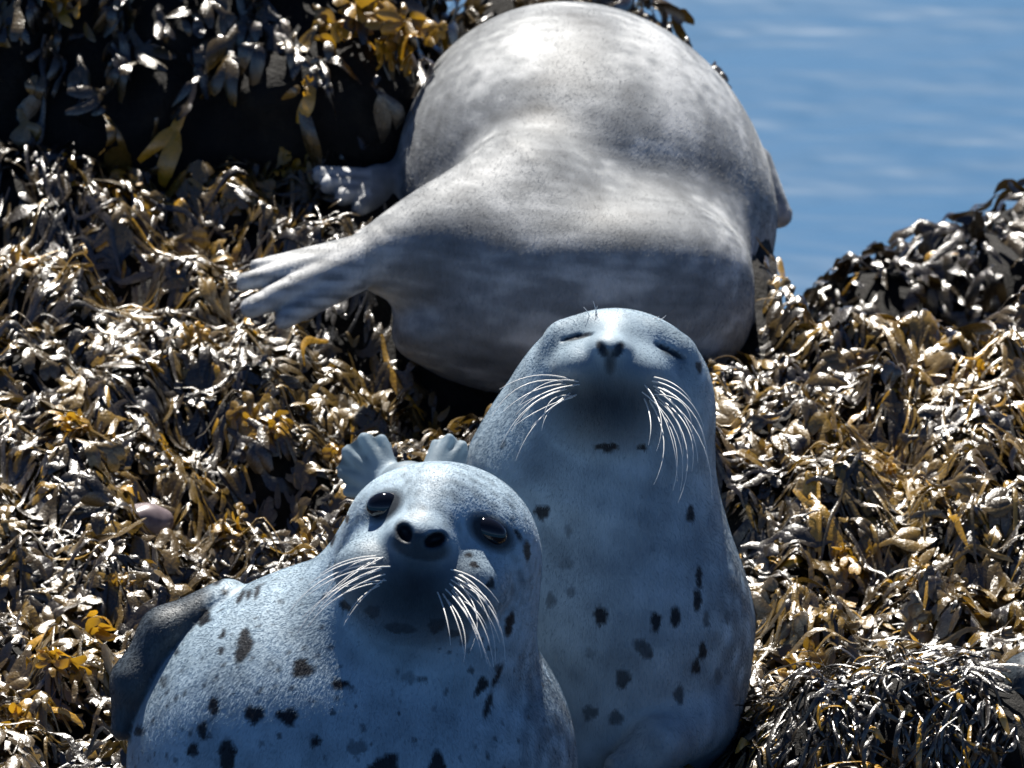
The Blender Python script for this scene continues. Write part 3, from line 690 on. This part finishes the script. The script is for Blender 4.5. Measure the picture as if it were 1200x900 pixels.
# golden tufts
def hit(f, px, py, d0=8.6, d1=11):
    ds = np.linspace(d0, d1, 800); P = np.stack([at(px, py, d) for d in ds]); k = int(np.argmax(f(P) < 0)); return P[max(k-1, 0)]
def tuft(px, py, depth, label, n, size, f=None, seed=0, updir=None):
    r = np.random.default_rng(seed); P = at(px, py, depth); g = empty('seaweed_tuft', P)
    if f is None:
        z = float(ground(np.array(P[0]), np.array(P[1]))); P = np.array([P[0], P[1], z+.012]); g.location = P; N = np.array([0, -.25, 1.])
    else:
        P = hit(f, px, py); N = gradient(f, P[None], .004)[0]; g.location = P
    N = N/np.linalg.norm(N)
    if updir is not None: N = np.asarray(updir)/np.linalg.norm(updir)
    a = np.cross(N, (0.1, 1, .2)); a /= np.linalg.norm(a); b = np.cross(N, a)
    a0 = r.uniform(0, 6.28)
    for k in range(int(n*1.5)):
        ti = (1, 3, 2, 3)[k % 4]; T, F = TEMPL[ti]; L = np.array([size*r.uniform(.6, 1.15)*(.5 if ti == 3 else .9)])
        p, q, h = deform(T, L, L*r.uniform(1.1, 1.6, 1), r.normal(0, .9, 1), L*r.uniform(0, .3), r.normal(.0, .3, 1)*L, r.normal(0, 1.2, 1), L*.06, r.uniform(-3, 3, 1))
        an = a0+r.normal(0, 1.0); el = r.uniform(-.05, 1.0); D = (a*math.cos(an)+b*math.sin(an))*math.cos(el)+N*math.sin(el)
        o0 = (a*r.normal(0, .3)+b*r.normal(0, .3))*size
        B = np.cross(N, D); B /= np.linalg.norm(B); U = np.cross(D, B)
        V = p[0][:, None]*D+q[0][:, None]*B+h[0][:, None]*U+N*(.016 if f is None else .036)+o0
        link('blade', mesh_np('blade', V, F, M_GOLD, {'tone': r.uniform(.45, 1.05)*(.25+.75*np.clip(T[:, 0], 0, 1))}), g)
    tag(g, label, 'seaweed', 'golden seaweed tufts')
gd = ground_depth
tuft(400, 32, 9.62, 'golden lobed weed tuft on the upper boulder, left of the brightest one', 13, .062, sdf_boulder, 1, (0, -.8, .5))
tuft(462, 45, 9.62, 'bright golden frilly weed tuft at the corner of the upper boulder', 16, .062, sdf_boulder, 2, (.2, -.8, .5))
tuft(355, 105, 9.5, 'tiny golden weed button on the dark face of the boulder', 5, .018, sdf_boulder, 3)
tuft(82, 0, 9.65, 'large golden weed blade cluster at the top of the boulder', 8, .05, sdf_boulder, 4, (0, -.8, .4))
tuft(462, 165, 9.5, 'small golden weed sprig between boulder and large mottled seal', 6, .03, sdf_boulder, 5)
tuft(332, 214, gd(214), 'upright golden weed sprig at the foot of the boulder beside a flipper', 7, .032, None, 6, (0, -.2, 1))
TUFTS = ((1000, 655, 9, .04, 'bright yellow weed tuft out in the tan weed beside the dozing seal'), (142, 704, 7, .028, 'small round yellow tuft just off the spotted seal flipper'),
  (85, 762, 8, .05, 'long amber weed blades lying next to the spotted seal flipper tip'), (310, 508, 9, .05, 'wide golden tuft below the hind flippers of the large mottled seal'),
  (405, 512, 8, .045, 'golden tuft at the edge of the dark gap under the large mottled seal'), (275, 628, 8, .042, 'yellow tuft lying at the shoulder of the spotted seal'),
  (1040, 578, 8, .03, ''), (28, 345, 8, .038, ''), (235, 425, 6, .035, ''), (1075, 685, 8, .04, 'brown orange weed tuft near the bright yellow one in tan weed'),
  (880, 575, 6, .03, 'small golden tuft touching the neck of the dozing seal'), (945, 775, 8, .04, 'amber weed tuft just above the black wet rock'), (60, 805, 8, .045, ''),
  (905, 655, 6, .03, 'small golden tuft at the flank of the dozing seal'), (90, 568, 7, .045, 'brown gold tuft beside the smooth pinkish pebble'), (1150, 455, 7, .032, ''), (300, 395, 6, .03, ''),
  (990, 420, 7, .035, ''), (130, 235, 6, .04, ''), (20, 850, 7, .04, ''), (1090, 850, 6, .03, 'golden tuft in the thin strands of the black wet rock'),
  (890, 860, 7, .032, 'golden tuft wedged between the dozing seal and the black wet rock'))
for i, (x, y, n, s, lb) in enumerate(TUFTS):
    tuft(x, y, gd(y)-.005, lb or 'golden weed tuft lying flat in the open weed mat of the ledge', n, s*.85, None, 20+i)

# smooth pinkish pebble in the weed
pb = at(166, 604, gd(604)); pz = float(ground(np.array(pb[0]), np.array(pb[1]))); pn = Noise(61, .05)
def sdf_pebble(P): return ell(P, (0, 0, .022), (.040, .030, .026))-.0016*pn(P)
V, F = surface_nets(sdf_pebble, (axis((-.06, .06, .004)),)*2+(axis((-.02, .06, .004)),)); V = project(sdf_pebble, V, .001, 2)
mp, n_, l_, b_ = new_mat('pebble_stone'); t_ = noise_node(n_, l_, 60, 5); r_ = ramp(n_, [(.3, (.12, .09, .10)), (.7, (.26, .21, .22))]); l_.new(t_.outputs[0], r_.inputs[0]); l_.new(r_.outputs[0], b_.inputs['Base Color']); b_.inputs['Roughness'].default_value = .35
tag(link('pebble', mesh_np('pebble', V, F[:, ::-1], mp), loc=(pb[0], pb[1], pz+.010)), 'smooth pinkish grey pebble lying in the weed', 'pebble')

scene.render.resolution_x, scene.render.resolution_y = 1024, 768
